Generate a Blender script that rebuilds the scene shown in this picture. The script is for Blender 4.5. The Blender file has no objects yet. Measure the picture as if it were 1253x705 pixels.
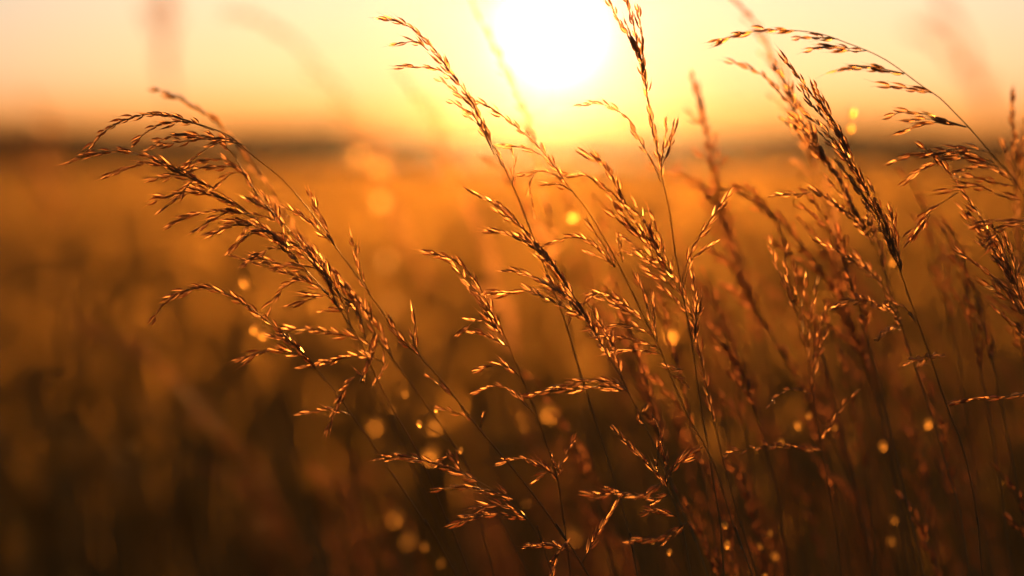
import bpy, math, random
import numpy as np
from mathutils import Vector, Matrix

random.seed(7)
RNG = np.random.default_rng(11)
scene = bpy.context.scene
R = math.radians

# ------------------------------------------------------------------ camera
EYE = 0.86
LENS, SENSOR = 85.0, 36.0
PITCH = R(3.18)
FOCUS = 1.2
cam_data = bpy.data.cameras.new("camera")
cam_data.lens = LENS
cam_data.sensor_width = SENSOR
cam_data.clip_start = 0.05
cam_data.clip_end = 20000
cam_data.dof.use_dof = True
cam_data.dof.focus_distance = FOCUS
cam_data.dof.aperture_fstop = 3.6
cam = bpy.data.objects.new("camera", cam_data)
cam.location = (0, 0, EYE)
cam.rotation_euler = (R(90) - PITCH, 0, 0)
scene.collection.objects.link(cam)
scene.camera = cam

K = SENSOR / LENS / 1253.0


def spaced(d):
    """distance from the camera for a stalk listed at d: spaced out to both sides of the plane of focus"""
    r = min(0.6, (d - FOCUS) / d * 1.32)
    return FOCUS / (1 - r)



def at(px, py, d):
    """point of the place seen at photograph pixel (px, py), d metres along the view axis"""
    f = Vector((0, math.cos(PITCH), -math.sin(PITCH)))
    u = Vector((0, math.sin(PITCH), math.cos(PITCH)))
    return Vector((0, 0, EYE)) + d * (f + Vector((1, 0, 0)) * ((px - 626.5) * K) + u * ((352.5 - py) * K))


# ------------------------------------------------------------------ sky and sun
SUN_DIR = (at(676, 40, 1.0) - Vector((0, 0, EYE))).normalized()
SUN_EL = math.asin(SUN_DIR.z)
SUN_AZ = math.atan2(SUN_DIR.x, SUN_DIR.y)

world = bpy.data.worlds.new("World")
scene.world = world
world.use_nodes = True
wt = world.node_tree
wt.nodes.clear()


def wn(t, **kw):
    n = wt.nodes.new(t)
    for k, v in kw.items():
        setattr(n, k, v)
    return n


def wmath(op, a, b=None, c=None):
    n = wn('ShaderNodeMath', operation=op)
    for i, v in enumerate((a, b, c)):
        if v is None:
            continue
        if isinstance(v, (int, float)):
            n.inputs[i].default_value = v
        else:
            wt.links.new(v, n.inputs[i])
    return n.outputs[0]


sky = wn('ShaderNodeTexSky', sky_type='NISHITA')
sky.sun_disc = False
sky.sun_elevation = SUN_EL
sky.sun_rotation = SUN_AZ
sky.air_density = 1.0
sky.dust_density = 1.5
sky.ozone_density = 1.0
bg1 = wn('ShaderNodeBackground')
bg1.inputs['Strength'].default_value = 0.05

geo = wn('ShaderNodeTexCoord')
nrm = wn('ShaderNodeVectorMath', operation='NORMALIZE')
wt.links.new(geo.outputs['Generated'], nrm.inputs[0])
dotn = wn('ShaderNodeVectorMath', operation='DOT_PRODUCT')
wt.links.new(nrm.outputs[0], dotn.inputs[0])
dotn.inputs[1].default_value = SUN_DIR
ang = wmath('ARCCOSINE', wmath('MINIMUM', dotn.outputs['Value'], 0.9999999))
angd = wmath('MULTIPLY', ang, 180 / math.pi)
sep = wn('ShaderNodeSeparateXYZ')
wt.links.new(nrm.outputs[0], sep.inputs[0])
el = wmath('MULTIPLY', wmath('ARCSINE', sep.outputs['Z']), 180 / math.pi)

# low dust layer takes light out of the sky close to the horizon
low = wn('ShaderNodeValToRGB')
le = low.color_ramp.elements
le[0].position = 0.0
le[0].color = (0.42, 0.31, 0.62, 1)
le[1].position = 1.0
le[1].color = (1, 1, 1, 1)
for p, c in ((0.10, (0.70, 0.50, 0.78, 1)), (0.25, (0.93, 0.80, 0.97, 1)), (0.48, (1, 0.98, 1, 1))):
    k = le.new(p)
    k.color = c
wt.links.new(wmath('DIVIDE', el, 4.0), low.inputs[0])
dim = wn('ShaderNodeMix', data_type='RGBA', blend_type='MULTIPLY')
dim.inputs[0].default_value = 1.0
wt.links.new(sky.outputs[0], dim.inputs[6])
wt.links.new(low.outputs[0], dim.inputs[7])
damp = wmath('SUBTRACT', 0.90, wmath('MULTIPLY', wmath('EXPONENT', wmath('MULTIPLY', wmath('POWER', wmath('DIVIDE', angd, 8.0), 2.0), -1.0)), 0.30))
dim2 = wn('ShaderNodeVectorMath', operation='SCALE')
wt.links.new(dim.outputs[2], dim2.inputs[0])
wt.links.new(damp, dim2.inputs['Scale'])
wt.links.new(dim2.outputs[0], bg1.inputs['Color'])

# dusty evening band: peach at the horizon, pale yellow a few degrees up, cooler overhead
ramp = wn('ShaderNodeValToRGB')
e = ramp.color_ramp.elements
e[0].position = 0.0
e[0].color = (0.05, 0.02, 0.01, 1)
e[1].position = 1.0
e[1].color = (0.24, 0.24, 0.28, 1)
for p, c in ((0.014, (0.09, 0.06, 0.05, 1)), (0.03, (0.06, 0.24, 0.32, 1)), (0.06, (0.08, 0.33, 0.48, 1)),
             (0.14, (0.30, 0.32, 0.36, 1)), (0.4, (0.30, 0.30, 0.32, 1))):
    k = e.new(p)
    k.color = c
wt.links.new(wmath('DIVIDE', el, 60.0), ramp.inputs[0])
# the sky away from the sun is darker: fall-off with the angle from the sun
away = wmath('ADD', wmath('MULTIPLY', wmath('EXPONENT', wmath('MULTIPLY', wmath('POWER', wmath('DIVIDE', angd, 34.0), 2.0), -1.0)), 0.70), 0.29)
bg2 = wn('ShaderNodeBackground')
wt.links.new(ramp.outputs[0], bg2.inputs['Color'])
wt.links.new(away, bg2.inputs['Strength'])
# aureole and swollen low sun
bg3 = wn('ShaderNodeBackground')
bg3.inputs['Color'].default_value = (1.0, 0.74, 0.44, 1)
aur = wmath('ADD', wmath('MULTIPLY', wmath('EXPONENT', wmath('DIVIDE', angd, -1.5)), 0.9),
            wmath('MULTIPLY', wmath('EXPONENT', wmath('DIVIDE', angd, -4.2)), 0.08))
wt.links.new(aur, bg3.inputs['Strength'])
bg4 = wn('ShaderNodeBackground')
bg4.inputs['Color'].default_value = (1.0, 0.9, 0.62, 1)
disc = wmath('MULTIPLY', wmath('SUBTRACT', 1.0, wmath('MULTIPLY', wmath('MAXIMUM', wmath('MINIMUM', wmath('SUBTRACT', angd, 0.10), 1.40), 0.0), 1 / 1.40)), 2.7)
wt.links.new(disc, bg4.inputs['Strength'])
a1 = wn('ShaderNodeAddShader')
a2 = wn('ShaderNodeAddShader')
a3 = wn('ShaderNodeAddShader')
wt.links.new(bg1.outputs[0], a1.inputs[0])
wt.links.new(bg2.outputs[0], a1.inputs[1])
wt.links.new(a1.outputs[0], a2.inputs[0])
wt.links.new(bg3.outputs[0], a2.inputs[1])
wt.links.new(a2.outputs[0], a3.inputs[0])
wt.links.new(bg4.outputs[0], a3.inputs[1])
wo = wn('ShaderNodeOutputWorld')
wt.links.new(a3.outputs[0], wo.inputs['Surface'])
world.cycles.sampling_method = 'MANUAL'
world.cycles.sample_map_resolution = 1024

sun_l = bpy.data.lights.new("sun", 'SUN')
sun_l.energy = 5.0
sun_l.angle = R(0.53)
sun_l.color = (1.0, 0.46, 0.13)
sun = bpy.data.objects.new("sun", sun_l)
sun.rotation_euler = (-SUN_DIR).to_track_quat('-Z', 'Y').to_euler()
sun.location = (0, 0, 30)
scene.collection.objects.link(sun)

vs = scene.view_settings
vs.view_transform = 'Standard'
vs.look = 'None'
vs.exposure = -0.15
vs.gamma = 1.0
vs.use_curve_mapping = False
cy = scene.cycles
cy.use_denoising = True
cy.max_bounces = 6
cy.diffuse_bounces = 2
cy.glossy_bounces = 2
cy.transmission_bounces = 4
cy.transparent_max_bounces = 6
cy.volume_bounces = 0
cy.caustics_reflective = False
cy.caustics_refractive = False
cy.sample_clamp_direct = 0.0
cy.sample_clamp_indirect = 4.0
cy.use_light_tree = False

HAZE_DENSITY = 0.000026
HAZE_G = 0.972

# ------------------------------------------------------------------ materials


def new_mat(name):
    m = bpy.data.materials.new(name)
    m.use_nodes = True
    t = m.node_tree
    t.nodes.clear()
    return m, t


def node(t, kind, **kw):
    n = t.nodes.new(kind)
    for k, v in kw.items():
        setattr(n, k, v)
    return n


def dry_plant(name, dark, light, trans, w_trans, w_gloss, rough, per_object=True, scale=60.0, w_fwd=0.0, r_fwd=0.62):
    """dry plant tissue: diffuse + light through it + a waxy sheen, colour drifting along and between pieces"""
    m, t = new_mat(name)
    tc = node(t, 'ShaderNodeTexCoord')
    nz = node(t, 'ShaderNodeTexNoise')
    nz.inputs['Scale'].default_value = scale
    nz.inputs['Detail'].default_value = 3
    t.links.new(tc.outputs['Object'], nz.inputs['Vector'])
    fac = nz.outputs[0]
    if per_object:
        oi = node(t, 'ShaderNodeObjectInfo')
        ad = node(t, 'ShaderNodeMath', operation='MULTIPLY_ADD')
        t.links.new(oi.outputs['Random'], ad.inputs[0])
        ad.inputs[1].default_value = 0.55
        sc = node(t, 'ShaderNodeMath', operation='MULTIPLY')
        t.links.new(nz.outputs[0], sc.inputs[0])
        sc.inputs[1].default_value = 0.5
        t.links.new(sc.outputs[0], ad.inputs[2])
        fac = ad.outputs[0]
    mx = node(t, 'ShaderNodeMix', data_type='RGBA')
    mx.inputs[6].default_value = (*dark, 1)
    mx.inputs[7].default_value = (*light, 1)
    t.links.new(fac, mx.inputs[0])
    df = node(t, 'ShaderNodeBsdfDiffuse')
    t.links.new(mx.outputs[2], df.inputs['Color'])
    tr = node(t, 'ShaderNodeBsdfTranslucent')
    tr.inputs['Color'].default_value = (*trans, 1)
    s1 = node(t, 'ShaderNodeMixShader')
    s1.inputs[0].default_value = w_trans
    t.links.new(df.outputs[0], s1.inputs[1])
    t.links.new(tr.outputs[0], s1.inputs[2])
    if w_fwd > 0:      # thin tissue passes light mostly onward
        rf = node(t, 'ShaderNodeBsdfRefraction')
        rf.inputs['Roughness'].default_value = r_fwd
        rf.inputs['IOR'].default_value = 1.22
        rf.inputs['Color'].default_value = (*trans, 1)
        s0 = node(t, 'ShaderNodeMixShader')
        s0.inputs[0].default_value = w_fwd
        t.links.new(s1.outputs[0], s0.inputs[1])
        t.links.new(rf.outputs[0], s0.inputs[2])
        s1 = s0
    gl = node(t, 'ShaderNodeBsdfGlossy')
    gl.inputs['Roughness'].default_value = rough
    gl.inputs['Color'].default_value = (1.0, 0.86, 0.62, 1)
    fr = node(t, 'ShaderNodeFresnel')
    fr.inputs[0].default_value = 1.45
    fm = node(t, 'ShaderNodeMath', operation='MULTIPLY')
    fm.use_clamp = True
    t.links.new(fr.outputs[0], fm.inputs[0])
    fm.inputs[1].default_value = w_gloss
    s2 = node(t, 'ShaderNodeMixShader')
    t.links.new(fm.outputs[0], s2.inputs[0])
    t.links.new(s1.outputs[0], s2.inputs[1])
    t.links.new(gl.outputs[0], s2.inputs[2])
    o = node(t, 'ShaderNodeOutputMaterial')
    t.links.new(s2.outputs[0], o.inputs['Surface'])
    return m


M_SEED = dry_plant("dry_seed_husk", (0.15, 0.075, 0.04), (0.42, 0.24, 0.12), (0.66, 0.31, 0.11), 0.50, 0.20, 0.45, w_fwd=0.15, r_fwd=0.75)
M_DARKSEED = dry_plant("shaded_russet_husk", (0.08, 0.03, 0.018), (0.26, 0.10, 0.045), (0.60, 0.21, 0.07), 0.36, 0.35, 0.40, w_fwd=0.06)  # russet husk, darkened as well to stand in for shade low in the thicket
M_PAPER = dry_plant("papery_glint_husk", (0.36, 0.24, 0.11), (0.55, 0.40, 0.20), (0.90, 0.55, 0.20), 0.40, 1.0, 0.22, w_fwd=0.25)  # pale glossy tone put in so odd husks read as sun glints
M_GLOW = dry_plant("orange_glint_husk", (0.20, 0.10, 0.03), (0.45, 0.25, 0.08), (0.85, 0.45, 0.10), 0.45, 0.3, 0.40, w_fwd=0.10)  # bright orange tone for the added husks that show as blurred glints
M_STEM = dry_plant("dry_grass_stem", (0.14, 0.075, 0.025), (0.30, 0.17, 0.06), (0.55, 0.28, 0.08), 0.2, 0.55, 0.38)
M_LEAF = dry_plant("dry_grass_leaf", (0.07, 0.055, 0.02), (0.20, 0.13, 0.045), (0.45, 0.26, 0.06), 0.4, 0.8, 0.4)
M_FIELD = dry_plant("meadow_grass", (0.045, 0.04, 0.014), (0.14, 0.09, 0.026), (0.54, 0.28, 0.05), 0.10, 0.2, 0.40, False, 0.35, 0.055, 0.44)
M_LOW = dry_plant("low_green_grass", (0.05, 0.06, 0.02), (0.15, 0.10, 0.035), (0.30, 0.20, 0.04), 0.4, 0.4, 0.45, False, 2.0)
M_TREE = dry_plant("far_tree_leaf", (0.035, 0.04, 0.018), (0.08, 0.06, 0.03), (0.12, 0.08, 0.02), 0.25, 0.2, 0.6, False, 0.5)
M_BARK = dry_plant("far_tree_bark", (0.06, 0.04, 0.025), (0.12, 0.08, 0.05), (0.0, 0.0, 0.0), 0.0, 0.2, 0.8, False, 3.0)

mg, tg = new_mat("meadow_soil")
tc = node(tg, 'ShaderNodeTexCoord')
n1 = node(tg, 'ShaderNodeTexNoise')
n1.inputs['Scale'].default_value = 0.12
n1.inputs['Detail'].default_value = 6
tg.links.new(tc.outputs['Object'], n1.inputs['Vector'])
cr = node(tg, 'ShaderNodeValToRGB')
cr.color_ramp.elements[0].position = 0.35
cr.color_ramp.elements[0].color = (0.05, 0.05, 0.02, 1)
cr.color_ramp.elements[1].position = 0.65
cr.color_ramp.elements[1].color = (0.20, 0.12, 0.04, 1)
tg.links.new(n1.outputs[0], cr.inputs[0])
df = node(tg, 'ShaderNodeBsdfDiffuse')
tg.links.new(cr.outputs[0], df.inputs['Color'])
og = node(tg, 'ShaderNodeOutputMaterial')
tg.links.new(df.outputs[0], og.inputs['Surface'])

# ------------------------------------------------------------------ object helpers
COL = scene.collection


def mesh_from(name, V, F, mat, smooth=True):
    me = bpy.data.meshes.new(name)
    me.from_pydata([tuple(v) for v in V], [], F)
    if smooth:
        me.polygons.foreach_set('use_smooth', [True] * len(me.polygons))
    me.materials.append(mat)
    me.update()
    return me


def link(name, data, parent=None, mat4=None):
    o = bpy.data.objects.new(name, data)
    COL.objects.link(o)
    if parent is not None:
        o.parent = parent
    if mat4 is not None:
        o.matrix_local = mat4
    return o


def tag(o, label, cat, group=None):
    o['label'] = label
    o['category'] = cat
    if group:
        o['group'] = group
    return o


def kind(o, k):
    o['kind'] = k
    return o


def spline(pts, step=0.004):
    """Catmull-Rom through pts, resampled at about `step` metres"""
    P = [Vector(p) for p in pts]
    P = [P[0] * 2 - P[1]] + P + [P[-1] * 2 - P[-2]]
    out = []
    for i in range(1, len(P) - 2):
        p0, p1, p2, p3 = P[i - 1:i + 3]
        n = max(2, int((p2 - p1).length / step))
        for k in range(n):
            t = k / n
            out.append(0.5 * ((2 * p1) + (p2 - p0) * t + (2 * p0 - 5 * p1 + 4 * p2 - p3) * t * t
                              + (3 * p1 - p0 - 3 * p2 + p3) * t ** 3))
    out.append(P[-2])
    return out


def tube(V, F, pts, r0, r1, sides=5):
    """tapered tube appended to V, F; r0 at pts[0], r1 at pts[-1]"""
    n = len(pts)
    b = len(V)
    ref = Vector((0.31, 0.83, 0.46))
    for i, p in enumerate(pts):
        d = (pts[min(i + 1, n - 1)] - pts[max(i - 1, 0)])
        if d.length < 1e-9:
            d = Vector((0, 0, 1))
        d.normalize()
        x = d.cross(ref).normalized()
        y = d.cross(x)
        r = r0 + (r1 - r0) * i / (n - 1)
        for k in range(sides):
            a = 2 * math.pi * k / sides
            V.append(p + x * (math.cos(a) * r) + y * (math.sin(a) * r))
    for i in range(n - 1):
        for k in range(sides):
            k2 = (k + 1) % sides
            F.append((b + i * sides + k, b + i * sides + k2, b + (i + 1) * sides + k2, b + (i + 1) * sides + k))
    F.append(tuple(b + (n - 1) * sides + k for k in range(sides)))
    F.append(tuple(b + k for k in reversed(range(sides))))


# ------------------------------------------------------------------ spikelets


def floret(V, F, org, M, ln, rad, flat, sides=6):
    """a boat-shaped husk, open along the side facing its neighbour, with its tip drawn out"""
    prof = ((0.0, 0.3), (0.12, 0.75), (0.32, 1.0), (0.55, 0.88), (0.78, 0.5), (0.93, 0.17))
    b = len(V)
    m = sides
    for t, w in prof:
        bow = 0.06 * ln * math.sin(t * 3.0)
        for k in range(m):
            a = (k / (m - 1) - 0.5) * 2 * math.pi * 0.64
            keel = 1.0 + 0.25 * max(0.0, math.cos(a)) ** 6
            V.append(org + M @ Vector((math.cos(a) * rad * w * keel + bow, math.sin(a) * rad * w * flat, t * ln)))
    V.append(org + M @ Vector((0.02 * ln, 0, ln)))
    n = len(prof)
    for i in range(n - 1):
        for k in range(m - 1):
            F.append((b + i * m + k, b + i * m + k + 1, b + (i + 1) * m + k + 1, b + (i + 1) * m + k))
    for k in range(m - 1):
        F.append((b + (n - 1) * m + k, b + (n - 1) * m + k + 1, b + n * m))


def spikelet_geo(rng, nf, sides=6, awns=True, L=1.0):
    """one spikelet along +Z, about 7 mm long: glumes and overlapping florets on a short stalk"""
    V, F = [], []
    tube(V, F, [Vector((0, 0, 0)), Vector((0.0001, 0, 0.0008)), Vector((0, 0, 0.0016))], 0.00014, 0.00016, 4)
    for i in range(nf):
        side = 1 if i % 2 == 0 else -1
        z = 0.0011 + i * 0.00105
        tilt = side * rng.uniform(0.03, 0.13)
        M = Matrix.Rotation(tilt, 3, 'Y') @ Matrix.Rotation(0 if side > 0 else math.pi, 3, 'Z') @ Matrix.Rotation(rng.uniform(-.4, .4), 3, 'Z')
        ln = rng.uniform(0.0047, 0.0058) * (1 - 0.07 * i) * L
        floret(V, F, Vector((side * 0.00025, 0, z)), M, ln, rng.uniform(0.00052, 0.00068), 0.72, sides)
        if awns and rng.random() < 0.8:
            tip = Vector((side * 0.00025, 0, z)) + M @ Vector((0, 0, ln * 0.97))
            d = M @ Vector((rng.uniform(-.15, .25), rng.uniform(-.2, .2), 1)).normalized()
            al = rng.uniform(0.0015, 0.0042)
            tube(V, F, [tip, tip + d * al * 0.5, tip + d * al + Vector((0.0002, 0, 0))], 0.00007, 0.00002, 3)
    return V, F


rs = random.Random(3)
SPIKES = []
for i, nf in enumerate((1, 2, 2, 3, 3, 3, 4, 4, 2, 3)):
    V, F = spikelet_geo(rs, nf)
    SPIKES.append(mesh_from("spikelet", V, F, M_SEED))
PAPER = []
for nf in (1, 2, 2):
    V, F = spikelet_geo(rs, nf)
    PAPER.append(mesh_from("spikelet", V, F, M_PAPER))
SPIKE_LOW = []
for nf in (2, 3, 3):
    V, F = spikelet_geo(rs, nf, 4, False)
    SPIKE_LOW.append((np.array([tuple(v) for v in V]), F))


def frame_along(d, roll):
    d = d.normalized()
    x = d.orthogonal().normalized()
    x = Matrix.Rotation(roll, 3, d) @ x
    y = d.cross(x)
    return Matrix((x, y, d)).transposed()


def seed_spots(pts, start, spacing, rng, splay=(0.12, 0.42), size=1.0, lean=None):
    """places for spikelets along a twig given from its root to its tip -> list of 4x4 matrices"""
    out = []
    L = [0.0]
    for i in range(1, len(pts)):
        L.append(L[-1] + (pts[i] - pts[i - 1]).length)
    tot = L[-1]
    s = tot * start
    i = 0
    az = rng.uniform(0, 6.28)
    while s < tot:
        while i < len(L) - 2 and L[i + 1] < s:
            i += 1
        t = (s - L[i]) / max(1e-9, L[i + 1] - L[i])
        p = pts[i].lerp(pts[i + 1], t)
        d = (pts[min(i + 2, len(pts) - 1)] - pts[max(i - 1, 0)]).normalized()
        az += math.pi + rng.uniform(-0.7, 0.7)
        a = rng.uniform(*splay) if s < tot - spacing else 0.05
        x = d.orthogonal().normalized()
        x = Matrix.Rotation(az, 3, d) @ x
        dd = d * math.cos(a) + x * math.sin(a)
        if lean is not None:
            dd = (dd + lean).normalized()
        k = size * rng.uniform(0.85, 1.2)
        M = Matrix.Translation(p) @ frame_along(dd, rng.uniform(0, 6.28)).to_4x4() @ Matrix.Diagonal((k, k, k * rng.uniform(0.9, 1.25), 1))
        out.append(M)
        s += spacing * rng.uniform(0.75, 1.25)
    return out


def down_to_ground(pts, rng, bend=0.55):
    """continue a stem (tip..base) below the picture to the ground"""
    P = pts[-1]
    d = (pts[-1] - pts[-2]).normalized()
    if d.z > -0.3:
        d.z = -0.3
    h = P.z
    sx, sy = d.x / -d.z, d.y / -d.z
    sx = max(-1.2, min(1.2, sx))
    sy = max(-.5, min(.5, sy))
    b = Vector((P.x + sx * h * bend, P.y + sy * h * bend, 0.0))
    m = Vector((P.x + sx * h * 0.42 * 0.9, P.y + sy * h * 0.42 * 0.9, h * 0.58))
    m2 = Vector((P.x + sx * h * bend * 0.93, P.y + sy * h * bend * 0.93, h * 0.25))
    return [m, m2, b]


def sharp_stalk(label, axis, depth, term=0.3, branches=(), group=None, seed=1, size=1.0, r_tip=0.00022, r_base=0.0009,
                spacing=0.0038, start=0.25, splay=(0.08, 0.34), wob=0.012, auto=None, leafy=None, rmid=None):
    """one grass stalk: stem > (twigs and spikelets). axis: pixels from tip to base, depth: tip and base depth"""
    rng = random.Random(seed)
    d0, d1 = spaced(depth[0]), spaced(depth[1])
    n = len(axis)
    A = [at(x, y, d0 + (d1 - d0) * i / (n - 1)) for i, (x, y) in enumerate(axis)]
    full = A + down_to_ground(A, rng)
    base = full[-1].copy()
    root = bpy.data.objects.new("grass_stalk", None)
    root.empty_display_size = 0.05
    root.location = base
    COL.objects.link(root)
    tag(root, label, "grass stalk", group)
    ax = spline([p - base for p in full])
    axA = spline([p - base for p in A])
    V, F = [], []
    tube(V, F, ax, r_tip, r_base, 6)
    stem = link("stem", mesh_from("stem", V, F, M_STEM), root)
    budget = [99]
    extra = []

    def put(mats, par):
        for M in mats:
            if budget[0] > 0:
                link("spikelet", rng.choice(PAPER if rng.random() < 0.045 else SPIKES), par, M)
                budget[0] -= 1
            else:
                extra.append(M)
    # spikelets pressed to the top of the stem
    if term > 0:
        k = max(3, int(len(axA) * term))
        put(seed_spots(list(reversed(axA[:k])), 0.0, spacing * 0.9, rng, splay, size), stem)
    # side twigs
    tw = []
    for br in branches:
        opt = {}
        if isinstance(br[-1], dict):
            opt = br[-1]
            br = br[:-1]
        tipx = br[0]
        rootp = br[-1]
        # depth of the stem nearest to the root of the twig
        best = min(range(n), key=lambda i: (axis[i][0] - rootp[0]) ** 2 + (axis[i][1] - rootp[1]) ** 2)
        dr = d0 + (d1 - d0) * best / (n - 1)
        dz = opt.get('dz', rng.uniform(-wob, wob))
        m = len(br)
        tw.append(([at(x, y, dr + dz * (1 - i / (m - 1)) ** 0.8) - base for i, (x, y) in reversed(list(enumerate(br)))], opt))
    if auto:
        t0, t1, cnt, l0, l1, spread = auto[:6]
        bias = auto[6] if len(auto) > 6 else Vector((0, 0, 0))
        for j in range(cnt):
            t = t0 + (t1 - t0) * (j + rng.uniform(-.3, .3)) / max(1, cnt - 1)
            t = min(max(t, 0.0), 0.999)
            i = int(t * (len(axA) - 2)) + 1
            p = axA[i]
            d = (axA[i - 1] - axA[min(i + 1, len(axA) - 1)]).normalized()
            x = Matrix.Rotation(rng.uniform(0, 6.28), 3, d) @ d.orthogonal().normalized()
            x = (x + bias).normalized()
            ln = l0 + (l1 - l0) * (t - t0) / max(1e-6, t1 - t0)
            ln *= rng.uniform(0.7, 1.2)
            a = spread * rng.uniform(0.6, 1.3)
            q1 = p + (d * math.cos(a) + x * math.sin(a)) * ln * 0.45
            q2 = q1 + (d * math.cos(a * .8) + x * math.sin(a * .8) + Vector((-0.15, 0, -0.12))).normalized() * ln * 0.55
            tw.append(([p, q1, q2], {}))
    for pts, opt in tw:
        sp = spline(pts, 0.003)
        V, F = [], []
        tube(V, F, sp, 0.00028, 0.00014, 5)
        b = link("branch", mesh_from("branch", V, F, M_STEM), root)
        put(seed_spots(sp, opt.get('start', start), opt.get('spacing', spacing), rng, opt.get('splay', splay), size * opt.get('size', 1.0)), b)
    if extra:
        V, F = [], []
        for M in extra:
            me = rng.choice(SPIKES)
            off = len(V)
            V += [M @ v.co for v in me.vertices]
            F += [tuple(off + i for i in p.vertices) for p in me.polygons]
        kind(link("spikelets", mesh_from("spikelets", V, F, M_SEED), root), "stuff")
    if leafy:
        for (lx, ly, ld, tx, ty, td) in leafy:
            V, F = [], []
            blade(V, F, at(lx, ly, ld) - base, at(tx, ty, td) - base, 0.0022)
            link("leaf", mesh_from("leaf", V, F, M_LEAF), root)
    return root


def blade(V, F, p, q, w, sag=0.12):
    """a folded grass leaf from p to its tip q"""
    d = q - p
    side = d.cross(Vector((0.2, 1, 0.3))).normalized()
    up = side.cross(d).normalized()
    n = 9
    b = len(V)
    for i in range(n):
        t = i / (n - 1)
        c = p + d * t + up * (math.sin(t * math.pi) * sag * d.length)
        ww = w * (1 - t ** 1.8) * (0.55 + 0.45 * min(1, t * 5)) + 0.0001
        V += [c - side * ww + up * ww * 0.5, c, c + side * ww + up * ww * 0.5]
    for i in range(n - 1):
        k = b + i * 3
        F.append((k, k + 1, k + 4, k + 3))
        F.append((k + 1, k + 2, k + 5, k + 4))


def soft_stalk(label, axis, depth, head=0.6, group=None, seed=1, width=0.010, dens=1.0, size=1.0, cat="grass stalk", lean=None, mat=None):
    """a stalk well in front of or behind the plane of focus: stem and one seed head"""
    rng = random.Random(seed)
    d0, d1 = spaced(depth[0]), spaced(depth[1])
    n = len(axis)
    A = [at(x, y, d0 + (d1 - d0) * i / (n - 1)) for i, (x, y) in enumerate(axis)]
    full = A + down_to_ground(A, rng)
    base = full[-1].copy()
    root = bpy.data.objects.new("grass_stalk", None)
    root.empty_display_size = 0.05
    root.location = base
    COL.objects.link(root)
    tag(root, label, cat, group)
    ax = spline([p - base for p in full], 0.012)
    axA = spline([p - base for p in A], 0.006)
    V, F = [], []
    tube(V, F, ax, 0.0003, 0.0011, 5)
    link("stem", mesh_from("stem", V, F, M_STEM), root)
    k = max(4, int(len(axA) * head))
    rev = list(reversed(axA[:k]))
    mats = seed_spots(rev, 0.0, 0.0052 / dens, rng, (0.1, 0.4), size)
    V, F = [], []
    tot = sum((rev[i] - rev[i - 1]).length for i in range(1, len(rev)))
    nb = max(3, int(tot / 0.016 * dens))
    for j in range(nb):
        t = j / nb
        i = int(t * (k - 2))
        p = rev[i]
        d = (rev[i + 1] - rev[max(0, i - 1)]).normalized()
        x = Matrix.Rotation(rng.uniform(0, 6.28), 3, d) @ d.orthogonal().normalized()
        ln = width * rng.uniform(1.5, 4.0) * (1 - 0.6 * t)
        a = rng.uniform(0.2, 0.55)
        q = p + (d * math.cos(a) + x * math.sin(a)) * ln * 0.5
        q2 = q + (d * math.cos(a * .8) + x * math.sin(a * .8) + Vector((-.2, 0, -.15))).normalized() * ln * 0.5
        sp = spline([p, q, q2], 0.004)
        tube(V, F, sp, 0.00024, 0.00014, 4)
        mats += seed_spots(sp, 0.2, 0.0048, rng, (0.1, 0.4), size)
    V = [tuple(v) for v in V]
    VV = [np.array(V)] if V else []
    off = len(V)
    for M in mats:
        g, f = rng.choice(SPIKE_LOW)
        m = np.array(M)
        VV.append(g @ m[:3, :3].T + m[:3, 3])
        F += [tuple(off + i for i in p) for p in f]
        off += len(g)
    link("seed_head", mesh_from("seed_head", np.vstack(VV), F, mat or M_SEED), root)
    return root


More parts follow.
